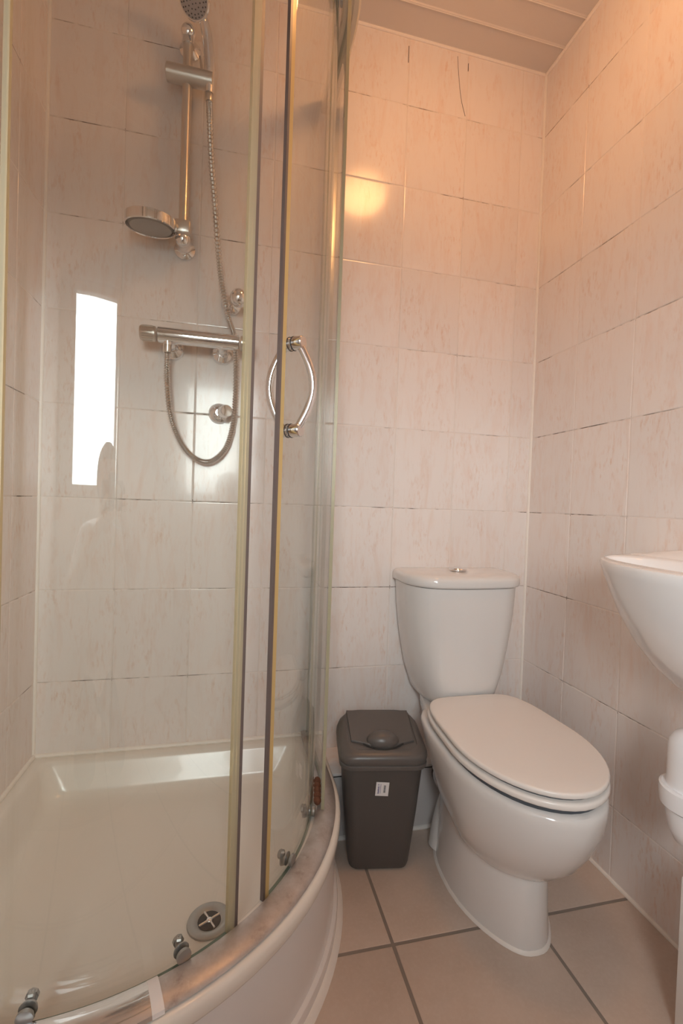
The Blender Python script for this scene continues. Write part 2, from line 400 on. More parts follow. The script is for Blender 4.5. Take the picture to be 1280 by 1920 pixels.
loft(bm, [outline(0, .020, .004, .002), outline(0, .020, .004, .19), outline(0, .003, .004, .205), outline(0, 0, .004, .212), outline(0, 0, .004, .228), outline(0, .004, .005, .2345), outline(.004, .010, .006, .236),
          outline(.026, .066, .02, .236), outline(.032, .073, .025, .233), outline(.037, .079, .03, .224), outline(.058, .097, .045, .172),
          outline(.066, .105, .05, .158), outline(.082, .12, .06, .151), outline(.11, .15, .08, .1495), outline(.17, .25, .05, .147), outline(.175, .255, .045, .147)], True, True)
place(fin('tray_basin', bm, M_TRAY, smooth=50), tray)
bm = bmesh.new()
sweep(bm, plan(.53), [(-.018, .003), (-.009, .003), (-.009, .205), (-.018, .205)]); place(fin('riser_panel', bm, M_APRON), tray)
bm = bmesh.new()
sweep(bm, plan(.53), [(-.009, .0005), (.001, .0005), (.001, .024), (-.0005, .029), (-.004, .031), (-.009, .031)]); place(fin('plinth_strip', bm, M_APRON), tray)
bm = bmesh.new()
sweep(bm, plan(.53), [(.001, .0003), (.014, .0003), (.011, .005), (.005, .009), (.001, .010)]); place(fin('sealant_bead', bm, M_WSEAL), tray)
bm = bmesh.new(); tube(bm, [(.002, -.004, .239), (.785, -.004, .239)], .006, 8); tube(bm, [(.004, -.004, .239), (.004, -.77, .239)], .006, 8)
place(fin('wall_sealant', bm, M_SEAL), tray)
bm = bmesh.new()                                      # waste: chrome flange with a slotted dark centre
DX, DY, DZ = .484, -.492, .1488
lathe(bm, [(.041, 0), (.040, .003), (.035, .0048), (.027, .0042), (.0215, .0015), (.021, -.004)], (DX, DY, DZ), n=32)
dr = place(fin('waste_flange', bm, M_ZINC), tray)
bm = bmesh.new(); lathe(bm, [(.0213, .0006), (.0213, .0016)], (DX, DY, DZ), n=24); q = fin('drain_hole', bm, M_GRIME); q.parent = dr; q.matrix_parent_inverse = dr.matrix_parent_inverse.copy()
q.matrix_parent_inverse = Matrix.Identity(4)
bm = bmesh.new()
for k in range(2):
    a = .5 + k*PI/2
    tube(bm, [(DX+.0205*math.cos(a), DY+.0205*math.sin(a), DZ+.003), (DX-.0205*math.cos(a), DY-.0205*math.sin(a), DZ+.003)], .0022, 8)
sphere(bm, (DX, DY, DZ+.003), .006, (1, 1, .6), 12)
q = fin('drain_cross', bm, M_CHROME); q.parent = dr

# ------------------------------------------------------------------ shower enclosure
enc = empty('shower_enclosure', (.3, -.3, .237)); tag(enc, 'curved glass shower enclosure with sliding doors and a worn metal track on the tray', 'shower enclosure')
ET = 2.10                                             # underside of the top rail
def track(p, name, m, prof):
    bm = bmesh.new(); sweep(bm, p, prof); return place(fin(name, bm, m), enc)
RT = .493
P_TRACK = [(-.016, .2372), (.024, .2372), (.026, .2390), (.024, .2412), (.018, .2443), (.008, .2470), (-.004, .2485), (-.014, .2488), (-.019, .2470), (-.019, .2395)]
track(plan(RT), 'bottom_track', M_WORN, P_TRACK)
cov = track([((.001, CY-RT), (0, -1))] + arc(RT, -90, -71, 10), 'track_cover', M_CHROME, [(-.0205, .2395), (-.0205, .2485), (-.015, .2512), (-.004, .2510), (.009, .2494), (.019, .2465), (.0255, .2430), (.0275, .2385)])
cov['label'] = 'polished section of the bottom track'
track(arc(RT, -71, -69.2, 3), 'track_joint', M_APRON, [(-.0206, .2395), (-.0206, .2487), (-.015, .2515), (-.004, .2513), (.009, .2497), (.0195, .2468), (.026, .2433), (.028, .2385)])
track(plan(RT), 'top_rail', M_ALU, [(-.020, ET+.004), (-.016, ET), (-.004, ET), (-.004, ET+.006), (.006, ET+.006), (.006, ET), (.018, ET), (.023, ET+.006), (.023, ET+.034), (.016, ET+.040), (-.016, ET+.040), (-.020, ET+.034)])
for x0, x1, y0, y1 in ((CX+RT-.004, CX+RT+.034, -.026, -.0008), (.0008, .026, CY-RT-.034, CY-RT+.004)):
    bm = bmesh.new(); box(bm, x0, x1, y0, y1, .2375, ET+.04, .004, 2); place(fin('wall_profile', bm, M_ALU), enc)
def glass(path, z0, z1, name, t=.006):
    bm = bmesh.new(); n = len(path); vs = []
    for p, nr in path:
        vs.append([bm.verts.new((p[0]+nr[0]*o, p[1]+nr[1]*o, z)) for o, z in ((-t/2, z0), (t/2, z0), (t/2, z1), (-t/2, z1))])
    for a, b in zip(vs[:-1], vs[1:]):
        for i in range(4):
            f = bm.faces.new((a[i], a[(i+1) % 4], b[(i+1) % 4], b[i])); f.material_index = 0 if i in (1, 3) else 1
    bm.faces.new(vs[0]).material_index = 1; bm.faces.new(vs[-1]).material_index = 1
    return place(fin(name, bm, [M_GLASS, M_GEDGE], smooth=30), enc)
RF, RD = .4895, .463
glass([((.026, CY-RF), (0, -1)), ((.12, CY-RF), (0, -1)), ((.223, CY-RF), (0, -1))], .251, ET-.002, 'fixed_panel')
glass(arc(RF, -15, 0, 10) + [((CX+RF, -.12), (1, 0)), ((CX+RF, -.027), (1, 0))], .251, ET-.002, 'fixed_panel')
def sub(o, parent):
    o.parent = parent; o.matrix_parent_inverse = Matrix.Identity(4); return o
def vstrip(parent, R, a0, a1, o0, o1, z0, z1, name, m):
    bm = bmesh.new(); sweep(bm, arc(R, a0, a1, 3), [(o0, z0), (o1, z0), (o1, z1), (o0, z1)]); return sub(fin(name, bm, m), parent)
def on_cyl(R, deg, z): a = math.radians(deg); return Vector((CX+R*math.cos(a), CY+R*math.sin(a), z)), Vector((math.cos(a), math.sin(a), 0)), Vector((-math.sin(a), math.cos(a), 0))
def roller(parent, deg, z, name='roller', top=False):
    p, nr, tg = on_cyl(RD, deg, z); bm = bmesh.new()
    lathe(bm, [(.004, -.016), (.0045, -.006), (.011, -.006), (.012, -.003), (.0095, -.002)], p, nr, 16)
    lathe(bm, [(.010, .004), (.011, .006), (.011, .010), (.006, .011)], p, nr, 16)
    lathe(bm, [(.0065, -.022), (.0085, -.020), (.0085, -.015), (.004, -.014)], p + Vector((0, 0, .004)), nr, 8)
    box(bm, p.x-nr.x*.014-.005, p.x-nr.x*.014+.005, p.y-nr.y*.014-.005, p.y-nr.y*.014+.005, z-.016, z+.012, .002, 1)
    z2 = -.012 if not top else .010
    bm2 = [p - nr*.008 + tg*.004, p - nr*.008 + tg*.004 + Vector((0, 0, z2*1.4))]
    tube(bm, bm2, .003, 8)
    return sub(fin(name, bm, M_ZINC), parent)
# left door: leading edge at -56 degrees, right door: leading edge at -48 degrees
dl = glass(arc(RD, -104, -54.4, 34), .2369, ET+.004, 'sliding_door'); dl['label'] = 'left sliding door, its handle missing'
dr_ = glass(arc(RD, -44.8, -2, 34), .2369, ET+.004, 'sliding_door'); dr_['label'] = 'right sliding door with the bowed chrome handle'
vstrip(dl, RD, -55.2, -53.5, -.0035, .0035, .2369, ET+.004, 'seal_strip', M_CREAMS)
vstrip(dl, RD, -53.5, -52.75, -.0035, .0035, .2369, ET+.004, 'magnet_strip', M_DARK)
vstrip(dr_, RD, -44.9, -43.7, -.0035, .0035, .2369, ET+.004, 'seal_strip', M_YELLOW)
vstrip(dr_, RD, -45.6, -44.9, -.0035, .0035, .2369, ET+.004, 'magnet_strip', M_DARK)
for d, degs in ((dl, (-64.5, -89)), (dr_, (-35, -17))):
    for a in degs: roller(d, a, .254)
    for a in degs: roller(d, a+ (4 if d is dr_ else 0), ET-.03, 'roller', True)
# edge seals of the fixed panels
for path in (arc(RF, -15.6, -14.8, 3), [((.221, CY-RF), (0, -1)), ((.228, CY-RF), (0, -1))]):
    bm = bmesh.new(); sweep(bm, path, [(-.0035, .25), (.0035, .25), (.0035, ET-.002), (-.0035, ET-.002)]); place(fin('panel_seal', bm, M_CREAMS), enc)
# bowed handle pair on the right door, one bow each side of the glass
bm = bmesh.new(); HA = -40.8; ZT, ZB = 1.229, 1.073
for z in (ZT, ZB):
    p, nr, tg = on_cyl(RD, HA, z)
    lathe(bm, [(.011, .003), (.012, .004), (.012, .022), (.0105, .024)], p, nr, 20)
    lathe(bm, [(.011, -.003), (.012, -.004), (.012, -.022), (.0105, -.024)], p, nr, 20)
for s in (1, -1):
    pts = []
    for k in range(25):
        t = k/24; p, nr, tg = on_cyl(RD, HA, ZB+(ZT-ZB)*t)
        bow = math.sin(PI*t); pts.append(p + nr*s*(.014+.025*bow) + tg*(.012*bow*s))
    tube(bm, pts, .0074, 14)
hd = sub(fin('door_handle', bm, M_CHROME), dr_)
for z in (ZT, ZB):
    for w0, w1 in ((-.0045, -.0032), (.0032, .0045)):
        p, nr, tg = on_cyl(RD, HA, z); bm = bmesh.new(); lathe(bm, [(.0128, w0), (.0128, w1)], p, nr, 20); sub(fin('handle_washer', bm, M_RUB), dr_)
# rusty bracket in the track by the wall
bm = bmesh.new(); p, nr, tg = on_cyl(RD+.012, -10, .262)
for k in range(-2, 3): sphere(bm, p + tg*.018*k + Vector((0, 0, .002)), .011, (.8, 1, .9), 10)
place(fin('rusty_bracket', bm, M_RUST), enc)

# ------------------------------------------------------------------ riser rail with handset, soap dish, hose
rail = empty('riser_rail', (.352, 0, 1.62)); tag(rail, 'chrome shower riser rail on the back wall with a handset holder and soap dish', 'shower rail')
BX, BY = .352, -.052
rp = lambda o: place(o, rail)
rp(obj_tube('rail_pole', [(BX, BY, 1.642), (BX, BY, 2.190)], .0125, M_SATIN, n=20))
for z, s in ((2.184, 1), (1.638, -1)):                # wall brackets: flange on the wall, arm, ball cap in front
    bm = bmesh.new()
    lathe(bm, [(.028, .0005), (.028, .006), (.020, .014), (.0135, .024), (.013, BY*-1)], (BX, 0, z), (0, -1, 0), 24)
    sphere(bm, (BX, BY-.004, z), .0195, (1, 1, 1.05), 24)
    lathe(bm, [(.0165, -.032), (.0165, -.012), (.014, -.004)], (BX, BY, z+(0 if s > 0 else .032)), (0, 0, 1), 20)
    rp(fin('rail_bracket', bm, M_CHROME))
bm = bmesh.new()                                      # slider: a lying cylinder across the pole
c = Vector((BX+.008, BY-.008, 2.066)); ax = Vector((1, -.05, -.045)).normalized()
lathe(bm, [(.019, -.060), (.0212, -.058), (.0218, -.03), (.0218, .03), (.0212, .058), (.019, .060)], c, ax, 28)
lathe(bm, [(.016, -.016), (.0175, -.012), (.0175, .012), (.016, .016)], (BX, BY, 2.066), (0, 0, 1), 24)
rp(fin('slider', bm, M_SATIN))
bm = bmesh.new(); tube(bm, dense([(BX+.006, BY-.010, 2.085), (BX+.03, BY-.004, 2.083), (BX+.036, BY, 2.10), (BX+.030, BY+.004, 2.135)], 6), .0036, 8); rp(fin('slider_lever', bm, M_SATIN))
# soap dish: clamp on the pole, ring and smoked bowl
bm = bmesh.new(); DCX, DCY, DCZ = .276, -.085, 1.652
lathe(bm, [(.060, .013), (.0625, .011), (.0635, 0), (.0625, -.011), (.060, -.013), (.0575, -.008), (.0575, .008)], (DCX, DCY, DCZ), n=40, cap0=False, cap1=False)
bmesh.ops.rotate(bm, cent=(DCX, DCY, DCZ), matrix=Matrix.Rotation(math.radians(7), 3, 'X'), verts=bm.verts)
ringd = rp(fin('dish_ring', bm, M_CHROME))
bm = bmesh.new(); box(bm, .331, .373, -.078, -.034, 1.648, 1.682, .006, 2)
tube(bm, [(.328, -.076, 1.656), (.345, -.06, 1.664)], .012, 12); rp(fin('dish_clamp', bm, M_SATIN))
bm = bmesh.new(); lathe(bm, [(.0575, .006), (.056, -.006), (.050, -.013), (.03, -.0155), (.001, -.016)], (DCX, DCY, DCZ), n=40, cap0=False, cap1=False)
lathe(bm, [(.0555, .006), (.054, -.005), (.049, -.011), (.03, -.0135), (.001, -.014)], (DCX, DCY, DCZ), n=40, cap0=False, cap1=False); bmesh.ops.rotate(bm, cent=(DCX, DCY, DCZ), matrix=Matrix.Rotation(math.radians(7), 3, 'X'), verts=bm.verts); rp(fin('dish_bowl', bm, M_DISH, recalc=True))
# handset
hs = empty('shower_handset', (.408, -.068, 2.06)); tag(hs, 'chrome hand shower head with a grey spray face resting in the rail holder', 'shower head')
hp = lambda o: place(o, hs)
hpts = dense([(.410, -.064, 2.030), (.410, -.066, 2.075), (.407, -.066, 2.12), (.402, -.068, 2.165), (.393, -.076, 2.20), (.380, -.088, 2.228)], 7)
hp(obj_tube('handle', hpts, lambda t: .0115 + .003*math.sin(PI*min(1, t*1.1)), M_CHROME, n=16))
hc = Vector((.370, -.103, 2.226)); hn = Vector((-.30, -.62, -.62)).normalized()
bm = bmesh.new(); lathe(bm, [(.012, -.030), (.024, -.026), (.036, -.014), (.041, -.004), (.0415, .002), (.039, .005), (.036, .005)], hc, hn, 36, cap1=False); hp(fin('head', bm, M_CHROME))
bm = bmesh.new(); lathe(bm, [(.0375, .002), (.0365, .0062), (.012, .008), (.0005, .0082)], hc, hn, 36); fa = hp(fin('spray_face', bm, M_SPRAY))
bm = bmesh.new(); hx, hy, hd_ = frame_of(hn)
for rr, k in ((.009, 6), (.018, 12), (.027, 18), (.033, 22)):
    for i in range(k):
        a = 2*PI*i/k; p = hc + (hx*math.cos(a)+hy*math.sin(a))*rr + hn*(.0072 if rr < .03 else .0064)
        lathe(bm, [(.0018, 0), (.0014, .0018)], p, hn, 6)
q = fin('nozzles', bm, M_RUB); q['kind'] = 'stuff'; q.parent = fa
# hose: from the handset down behind the mixer, a loop, and up to the valve outlet
hpath = dense([(.410, -.064, 2.028), (.413, -.062, 1.97), (.420, -.058, 1.86), (.433, -.055, 1.74), (.445, -.052, 1.62), (.457, -.045, 1.535), (.476, -.032, 1.455), (.494, -.024, 1.405),
               (.500, -.030, 1.33), (.502, -.035, 1.24), (.498, -.038, 1.16), (.480, -.040, 1.09), (.445, -.042, 1.052), (.410, -.043, 1.05), (.375, -.044, 1.075), (.348, -.046, 1.12),
               (.330, -.050, 1.18), (.322, -.058, 1.26), (.322, -.066, 1.322), (.323, -.068, 1.352)], 22)
bm = bmesh.new(); N_ = len(hpath)
tube(bm, hpath, lambda t: .0074 + (.0014 if int(round(t*(N_-1))) % 2 else -.0012), 14)
hose = fin('shower_hose', bm, M_STEELH, smooth=14); tag(hose, 'ribbed metal shower hose hanging in a loop below the mixer bar', 'hose')
bm = bmesh.new(); lathe(bm, [(.0085, -.020), (.0095, -.018), (.0095, .0), (.008, .002)], (.323, -.068, 1.349), (0, 0, 1), 16); fin('hose_nut', bm, M_SATIN, hose)
bm = bmesh.new(); lathe(bm, [(.009, -.018), (.010, -.015), (.0105, .0), (.009, .003)], (.410, -.064, 2.026), (0, 0, 1), 16); fin('hose_nut', bm, M_SATIN, hose)

# ------------------------------------------------------------------ mixer bar
mx = empty('shower_mixer', (.385, 0, 1.385)); tag(mx, 'chrome thermostatic mixer bar on the back wall under the riser rail', 'shower valve')
mp_ = lambda o: place(o, mx)
MY, MZ = -.068, 1.375
bm = bmesh.new(); lathe(bm, [(.0175, -.105), (.0205, -.103), (.0205, .103), (.0175, .105)], (.402, MY, MZ), (1, 0, 0), 32)
lathe(bm, [(.0105, -.026), (.0115, -.018), (.012, 0)], (.323, MY, MZ), (0, 0, 1), 16)
mp_(fin('valve_body', bm, M_CHROME))
for x, s in ((.276, -1), (.528, 1)):
    bm = bmesh.new(); n = 18; prof = []
    lathe(bm, [(.0165, 0), (.0195, .0025), (.0195, .036), (.017, .040)], (x + (.018 if s < 0 else -.018), MY, MZ), (s, 0, 0), 24)
    for i in range(n):
        a = 2*PI*i/n; tube(bm, [(x-s*.010, MY+.0195*math.cos(a), MZ+.0195*math.sin(a)), (x+s*.016, MY+.0195*math.cos(a), MZ+.0195*math.sin(a))], .0012, 6)
    mp_(fin('control_knob', bm, M_SATIN))
for x in (.328, .462):
    bm = bmesh.new(); lathe(bm, [(.031, .0005), (.031, .004), (.026, .012), (.017, .018), (.0145, .022)], (x, 0, 1.360), (0, -1, 0), 28)
    tube(bm, dense([(x, -.016, 1.360), (x, -.045, 1.361), (x, MY+.004, MZ-.006)], 5), .0125, 14)
    mp_(fin('wall_elbow', bm, M_CHROME))
# two round wall knobs
def hook(x, z, name, label, ball):
    e_ = empty(name, (x, 0, z)); tag(e_, label, 'hook')
    bm = bmesh.new(); lathe(bm, [(.029, .0005), (.029, .004), (.025, .011), (.013, .018), (.009, .022)], (0, 0, 0), (0, -1, 0), 28); fin('wall_flange', bm, M_CHROME, e_)
    bm = bmesh.new(); d = Vector((.30, -1, -.04)).normalized() if ball else Vector((.40, -1, .0)).normalized()
    if ball:
        tube(bm, [Vector((0, -.012, 0)), d*.05], .0075, 14); sphere(bm, d*.064, .0235, (1, 1, 1.1), 24)
    else:
        lathe(bm, [(.009, .010), (.011, .022), (.0165, .030), (.0175, .036), (.0175, .058), (.0155, .062), (.006, .0625)], (0, 0, 0), d, 24)
    fin('knob', bm, M_CHROME, e_); return e_
hook(.484, 1.503, 'robe_hook', 'round chrome ball hook on the back wall above the mixer bar', True)
hook(.457, 1.190, 'wall_knob', 'round chrome stub knob on the back wall beside the hose loop', False)

# ------------------------------------------------------------------ toilet
TX = 1.167
wc = empty('toilet', (TX, -.32, 0)); tag(wc, 'white ceramic close coupled toilet with its lid closed, standing in the back right corner', 'toilet')
tp = lambda o: place(o, wc)
def egg(hw, yb, yf, z, n=48, wb=.62, cx=TX, pw=2.0, back=.2):
    """seat-like plan: rounded front at yf, flatter back of width wb*hw at yb"""
    P = []; ym = yb + (yf-yb)*.52
    for i in range(n):
        a = 2*PI*i/n; ca, sa = math.cos(a), math.sin(a)
        if sa >= 0:                                   # back half
            e = 2/5.5; x = abs(ca)**e*(1 if ca >= 0 else -1); y = abs(sa)**e
            w = hw*(1-(1-wb)*y**1.6)
            P.append((cx+x*w, ym+(yb-ym)*y, z))
        else:
            P.append((cx+hw*ca, ym+(ym-yf)*sa, z))
    return P
bm = bmesh.new()
# bowl
R_ = [(.040, -.30, -.43, .125, .7), (.070, -.28, -.475, .130, .7), (.096, -.26, -.515, .144, .7), (.122, -.235, -.560, .174, .74), (.141, -.21, -.600, .216, .78), (.152, -.19, -.627, .262, .80), (.1605, -.165, -.647, .310, .84),
      (.1635, -.15, -.6525, .345, .87), (.1632, -.147, -.6522, .358, .88), (.1595, -.147, -.649, .3655, .88), (.150, -.15, -.639, .3685, .88)]
loft(bm, [egg(hw, yb, yf, z, wb=w) for hw, yb, yf, z, w in R_])
# pedestal: foot to bowl
def ped(hw, yb, yf, z, n=48):
    P = []
    for i in range(n):
        a = 2*PI*i/n; ca, sa = math.cos(a), math.sin(a); e = 2/2.6
        x = abs(ca)**e*(1 if ca >= 0 else -1); y = abs(sa)**e*(1 if sa >= 0 else -1)
        taper = 1 - .34*max(0, -y)**1.5
        P.append((TX-.007+hw*x*taper, (yb+yf)/2+(yb-yf)/2*y, z))
    return P
loft(bm, [ped(.108, -.175, -.537, .0008), ped(.108, -.175, -.537, .012), ped(.1055, -.178, -.534, .04), ped(.1035, -.182, -.530, .10), ped(.1025, -.185, -.524, .15), ped(.102, -.19, -.50, .21), ped(.10, -.19, -.45, .28)])
# cistern platform
loft(bm, [[(TX+x*s, y, z) for x, y in ((-.080, -.05), (.080, -.05), (.110, -.155), (.128, -.21), (.134, -.25), (-.134, -.25), (-.128, -.21), (-.110, -.155))] for z, s in ((.26, .62), (.30, .90), (.335, .985), (.364, 1.0), (.3695, .97))])
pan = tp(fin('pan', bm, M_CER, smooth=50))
# trap way behind the pedestal and its outlet
bm = bmesh.new(); tube(bm, dense([(TX-.02, -.22, .25), (TX-.036, -.216, .165), (TX-.060, -.216, .08), (TX-.075, -.22, .006)], 6), .036, 20); tp(fin('trapway', bm, M_CER))
bm = bmesh.new(); lathe(bm, [(.055, 0), (.057, .004), (.057, .012), (.050, .015)], (TX-.020, -.143, .172), (0, -1, 0), 28); tp(fin('rubber_collar', bm, M_RUB))
bm = bmesh.new(); lathe(bm, [(.047, -.0055), (.047, .07)], (TX-.020, -.143, .172), (0, -1, 0), 28)
lathe(bm, [(.0560, .012), (.0585, .015), (.0585, .034), (.053, .040)], (TX-.020, -.143, .172), (0, -1, 0), 28); tp(fin('pan_connector', bm, M_PVC))
bm = bmesh.new(); lathe(bm, [(.054, .036), (.056, .038), (.056, .046), (.050, .049)], (TX-.020, -.143, .172), (0, -1, 0), 28); tp(fin('rubber_collar', bm, M_RUB))
bm = bmesh.new(); sphere(bm, (TX-.103, -.29, .042), .006, (.6, 1, 1), 12); tp(fin('screw_cap', bm, M_CHROME))
bm = bmesh.new()
o1, o2 = ped(.1135, -.168, -.543, .0004), ped(.109, -.174, -.538, .007)
loft(bm, [o1, ped(.112, -.17, -.541, .004), o2], True, True); tp(fin('base_sealant', bm, M_WSEAL))
# dark filler coloured as the shade in the gaps, seat ring, lid
bm = bmesh.new(); loft(bm, [egg(.148, -.21, -.637, .3680, wb=.88), egg(.148, -.21, -.637, .3815, wb=.88)]); tp(fin('seat_gap_fill', bm, M_GAPSHADE))
def pad(hw, yb, yf, z0, z1, r, wb, dome=0):
    n = 4; rings = []
    for i in range(n+1):
        a = PI/2*i/n; d = r*(1-math.sin(a)); rings.append(egg(hw-d, yb-d, yf+d, z0+r-r*math.cos(a), wb=wb))
    for i in range(n+1):
        a = PI/2*i/n; d = r*(1-math.cos(a)); rings.append(egg(hw-d, yb-d, yf+d, z1-r+r*math.sin(a), wb=wb))
    if dome:
        for t in (.8, .5, .2): rings.append([(TX+(p[0]-TX)*t, -.45+(p[1]+.45)*t, z1+dome*(1-t*t)) for p in egg(hw-r, yb-r, yf+r, z1, wb=wb)])
    b = bmesh.new(); loft(b, rings); return b
tp(fin('seat', pad(.1615, -.190, -.6505, .3800, .3955, .006, .88), M_SEAT, smooth=50))
bm = bmesh.new(); loft(bm, [egg(.148, -.21, -.637, .3945, wb=.88), egg(.148, -.21, -.637, .4030, wb=.88)]); tp(fin('lid_gap_fill', bm, M_GAPSHADE))
tp(fin('lid', pad(.1595, -.199, -.6485, .4020, .4145, .0050, .88, .002), M_SEAT, smooth=50))
# cistern
def dring(hw, yb, yf, z, n=10, rc=.09, cx=TX+.012):
    P = [(cx+hw, yb, z)] + [(cx+hw, yb, z)]; P = []
    rb = .012; rcx = min(rc, hw*.5)
    for k in range(4):                                # back right
        a = PI/2*(1-k/3); P.append((cx+hw-rb+rb*math.cos(a), yb-rb+rb*math.sin(a), z))
    d = yb-yf; ry = min(d*.62, .11)
    for k in range(n+1):
        a = -PI/2*k/n; P.append((cx+hw-rcx+rcx*math.cos(a), yf+ry+ry*math.sin(a)+.012*(math.sin(-a)-1)*-0, z))
    m = 6
    for k in range(1, m): P.append((cx+(hw-rcx)*(1-2*k/m), yf-.006*(1-(1-2*k/m)**2), z))
    for k in range(n+1):
        a = -PI/2-PI/2*k/n; P.append((cx-hw+rcx+rcx*math.cos(a), yf+ry+ry*math.sin(a), z))
    for k in range(4):
        a = PI-PI/2*k/3; P.append((cx-hw+rb+rb*math.cos(a), yb-rb+rb*math.sin(a), z))
    return P
bm = bmesh.new()
loft(bm, [dring(.09, -.03, -.150, .3700), dring(.107, -.02, -.170, .3735), dring(.117, -.016, -.183, .390), dring(.129, -.014, -.188, .425), dring(.140, -.012, -.191, .46), dring(.155, -.012, -.194, .53),
          dring(.165, -.012, -.196, .59), dring(.172, -.012, -.197, .65), dring(.1755, -.012, -.197, .70), dring(.176, -.012, -.197, .7145)])
tp(fin('cistern', bm, M_CER, smooth=50))
bm = bmesh.new(); loft(bm, [dring(.1725, -.014, -.193, .7135), dring(.1725, -.014, -.193, .718)]); tp(fin('lid_joint', bm, M_GAPSHADE))
bm = bmesh.new()
loft(bm, [dring(.179, -.010, -.200, .7165), dring(.183, -.008, -.204, .7185), dring(.1845, -.008, -.2055, .724), dring(.1845, -.008, -.2055, .737), dring(.182, -.009, -.203, .744), dring(.176, -.012, -.197, .7490),
          dring(.164, -.02, -.185, .7515), dring(.13, -.04, -.15, .753), dring(.07, -.07, -.12, .7535)])
tp(fin('cistern_lid', bm, M_CER, smooth=50))
bm = bmesh.new(); lathe(bm, [(.026, .7525), (.0262, .757), (.024, .7595), (.019, .760)], (TX+.004, -.103, .002), (0, 0, 1), 28)
lathe(bm, [(.0165, .758), (.0165, .7605), (.012, .7630), (.001, .7635)], (TX+.004, -.103, .002), (0, 0, 1), 28); tp(fin('flush_button', bm, M_CHROME))

# ------------------------------------------------------------------ waste bin
bn = empty('waste_bin', (.907, -.207, 0), math.radians(-9)); tag(bn, 'grey brown plastic swing top waste bin between shower tray and toilet', 'bin')
def rrect(hx, hy, rc, z, cy=0, n=6, tilt=0, bow=0):
    P = []
    for cx_, cy_, a0 in ((hx-rc, hy-rc, 0), (-hx+rc, hy-rc, 90), (-hx+rc, -hy+rc, 180), (hx-rc, -hy+rc, 270)):
        for k in range(n+1):
            a = math.radians(a0+90*k/n); x, y = cx_+rc*math.cos(a), cy_+rc*math.sin(a)
            P.append((x, y+cy, z+tilt*y))
    return P
bm = bmesh.new()
loft(bm, [rrect(.070, .048, .022, .0006), rrect(.077, .055, .024, .004), rrect(.0800, .058, .025, .016), rrect(.0930, .072, .028, .15), rrect(.1030, .083, .030, .277), rrect(.1055, .086, .030, .279), rrect(.1055, .086, .030, .288)], True, True)
fin('bin_body', bm, M_BIN, bn)
bm = bmesh.new()
loft(bm, [rrect(.109, .0895, .034, .280), rrect(.1125, .093, .036, .282), rrect(.113, .0935, .037, .290), rrect(.1105, .091, .037, .2925), rrect(.1125, .093, .038, .295), rrect(.115, .0945, .042, .305, tilt=.01), rrect(.1145, .094, .045, .317, tilt=.06),
          rrect(.109, .090, .046, .330, tilt=.14), rrect(.100, .083, .045, .3385, tilt=.2), rrect(.093, .077, .042, .3415, tilt=.22), rrect(.0885, .0715, .010, .3415, tilt=.23), rrect(.0878, .071, .010, .339, tilt=.23)])
fin('bin_lid', bm, M_BINLID, bn)
bm = bmesh.new()
def flapring(s, dz):
    P = []
    hx, hy = .0868*s, .0705*s
    pts = [(hx, hy), (-hx, hy), (-hx*.95, -hy*.62)]
    for k in range(1, 8):
        t = k/8; pts.append((-hx*.62+hx*1.24*t, -hy*.70-.020*math.sin(PI*t)*s))
    pts.append((hx*.95, -hy*.62))
    return [(x, y, .3410+.225*y+dz) for x, y in pts]
loft(bm, [flapring(1, -.003), flapring(1, .0022), flapring(.985, .0036)]); flap = fin('swing_flap', bm, M_BINLID, bn, smooth=25)
bm = bmesh.new(); sphere(bm, (0, -.044, .3325), .043, (1, .62, .60), 24); fin('push_dome', bm, M_BINLID, flap)
bm = bmesh.new()                                      # dark gap in front of the dome
pts = [(-.052+.104*k/10, -.0535-.0215*math.sin(PI*k/10), .3408+.225*(-.0535-.0215*math.sin(PI*k/10))+.0010) for k in range(11)]
tube(bm, pts, .0017, 6); fin('flap_gap', bm, M_GRIME, bn)
# price sticker on the front face
lean = math.atan2(.083-.058, .248)
st = bpy.data.objects.new('price_sticker', None); COL.objects.link(st); st.parent = bn
y_at = lambda z: -(.0580+(z-.016)*(.072-.058)/.134) if z < .15 else -(.072+(z-.15)*(.011)/.114)
st.location = (-.0035, y_at(.228)-.0004, .228); st.rotation_euler = (math.atan2(.011, .114)*1, math.radians(3), 0)
bm = bmesh.new(); box(bm, -.0165, .0165, -.0004, .0002, -.0185, .0185); fin('sticker_sheet', bm, M_PAPER, st, smooth=0)
bm = bmesh.new()                                      # barcode, running up the right half
zz = -.0095
while zz < .010:
    h = random.choice((.0004, .0007, .0011)); box(bm, .0035, .0085, -.0006, -.0003, zz, zz+h); zz += h+random.choice((.0004, .0006))
fin('barcode', bm, M_INKG, st, smooth=0)
bm = bmesh.new()                                      # a heavy and a light line of print, both turned on end
def printline(x0, x1, z0, z1, wmin, wmax, gap):
    z = z0
    while z < z1:
        w = random.uniform(wmin, wmax); a = random.uniform(0, (x1-x0)*.25); box(bm, x0+a, x1, -.0006, -.0003, z, min(z+w, z1)); z += w+gap
printline(-.0118, -.0078, -.0125, .0075, .0012, .0022, .0005); printline(-.0118, -.0086, .0100, .0135, .0012, .0016, .0006)
printline(-.0054, -.0038, -.0115, .0140, .0008, .0016, .0007)
fin('printing', bm, M_INK, st, smooth=0)

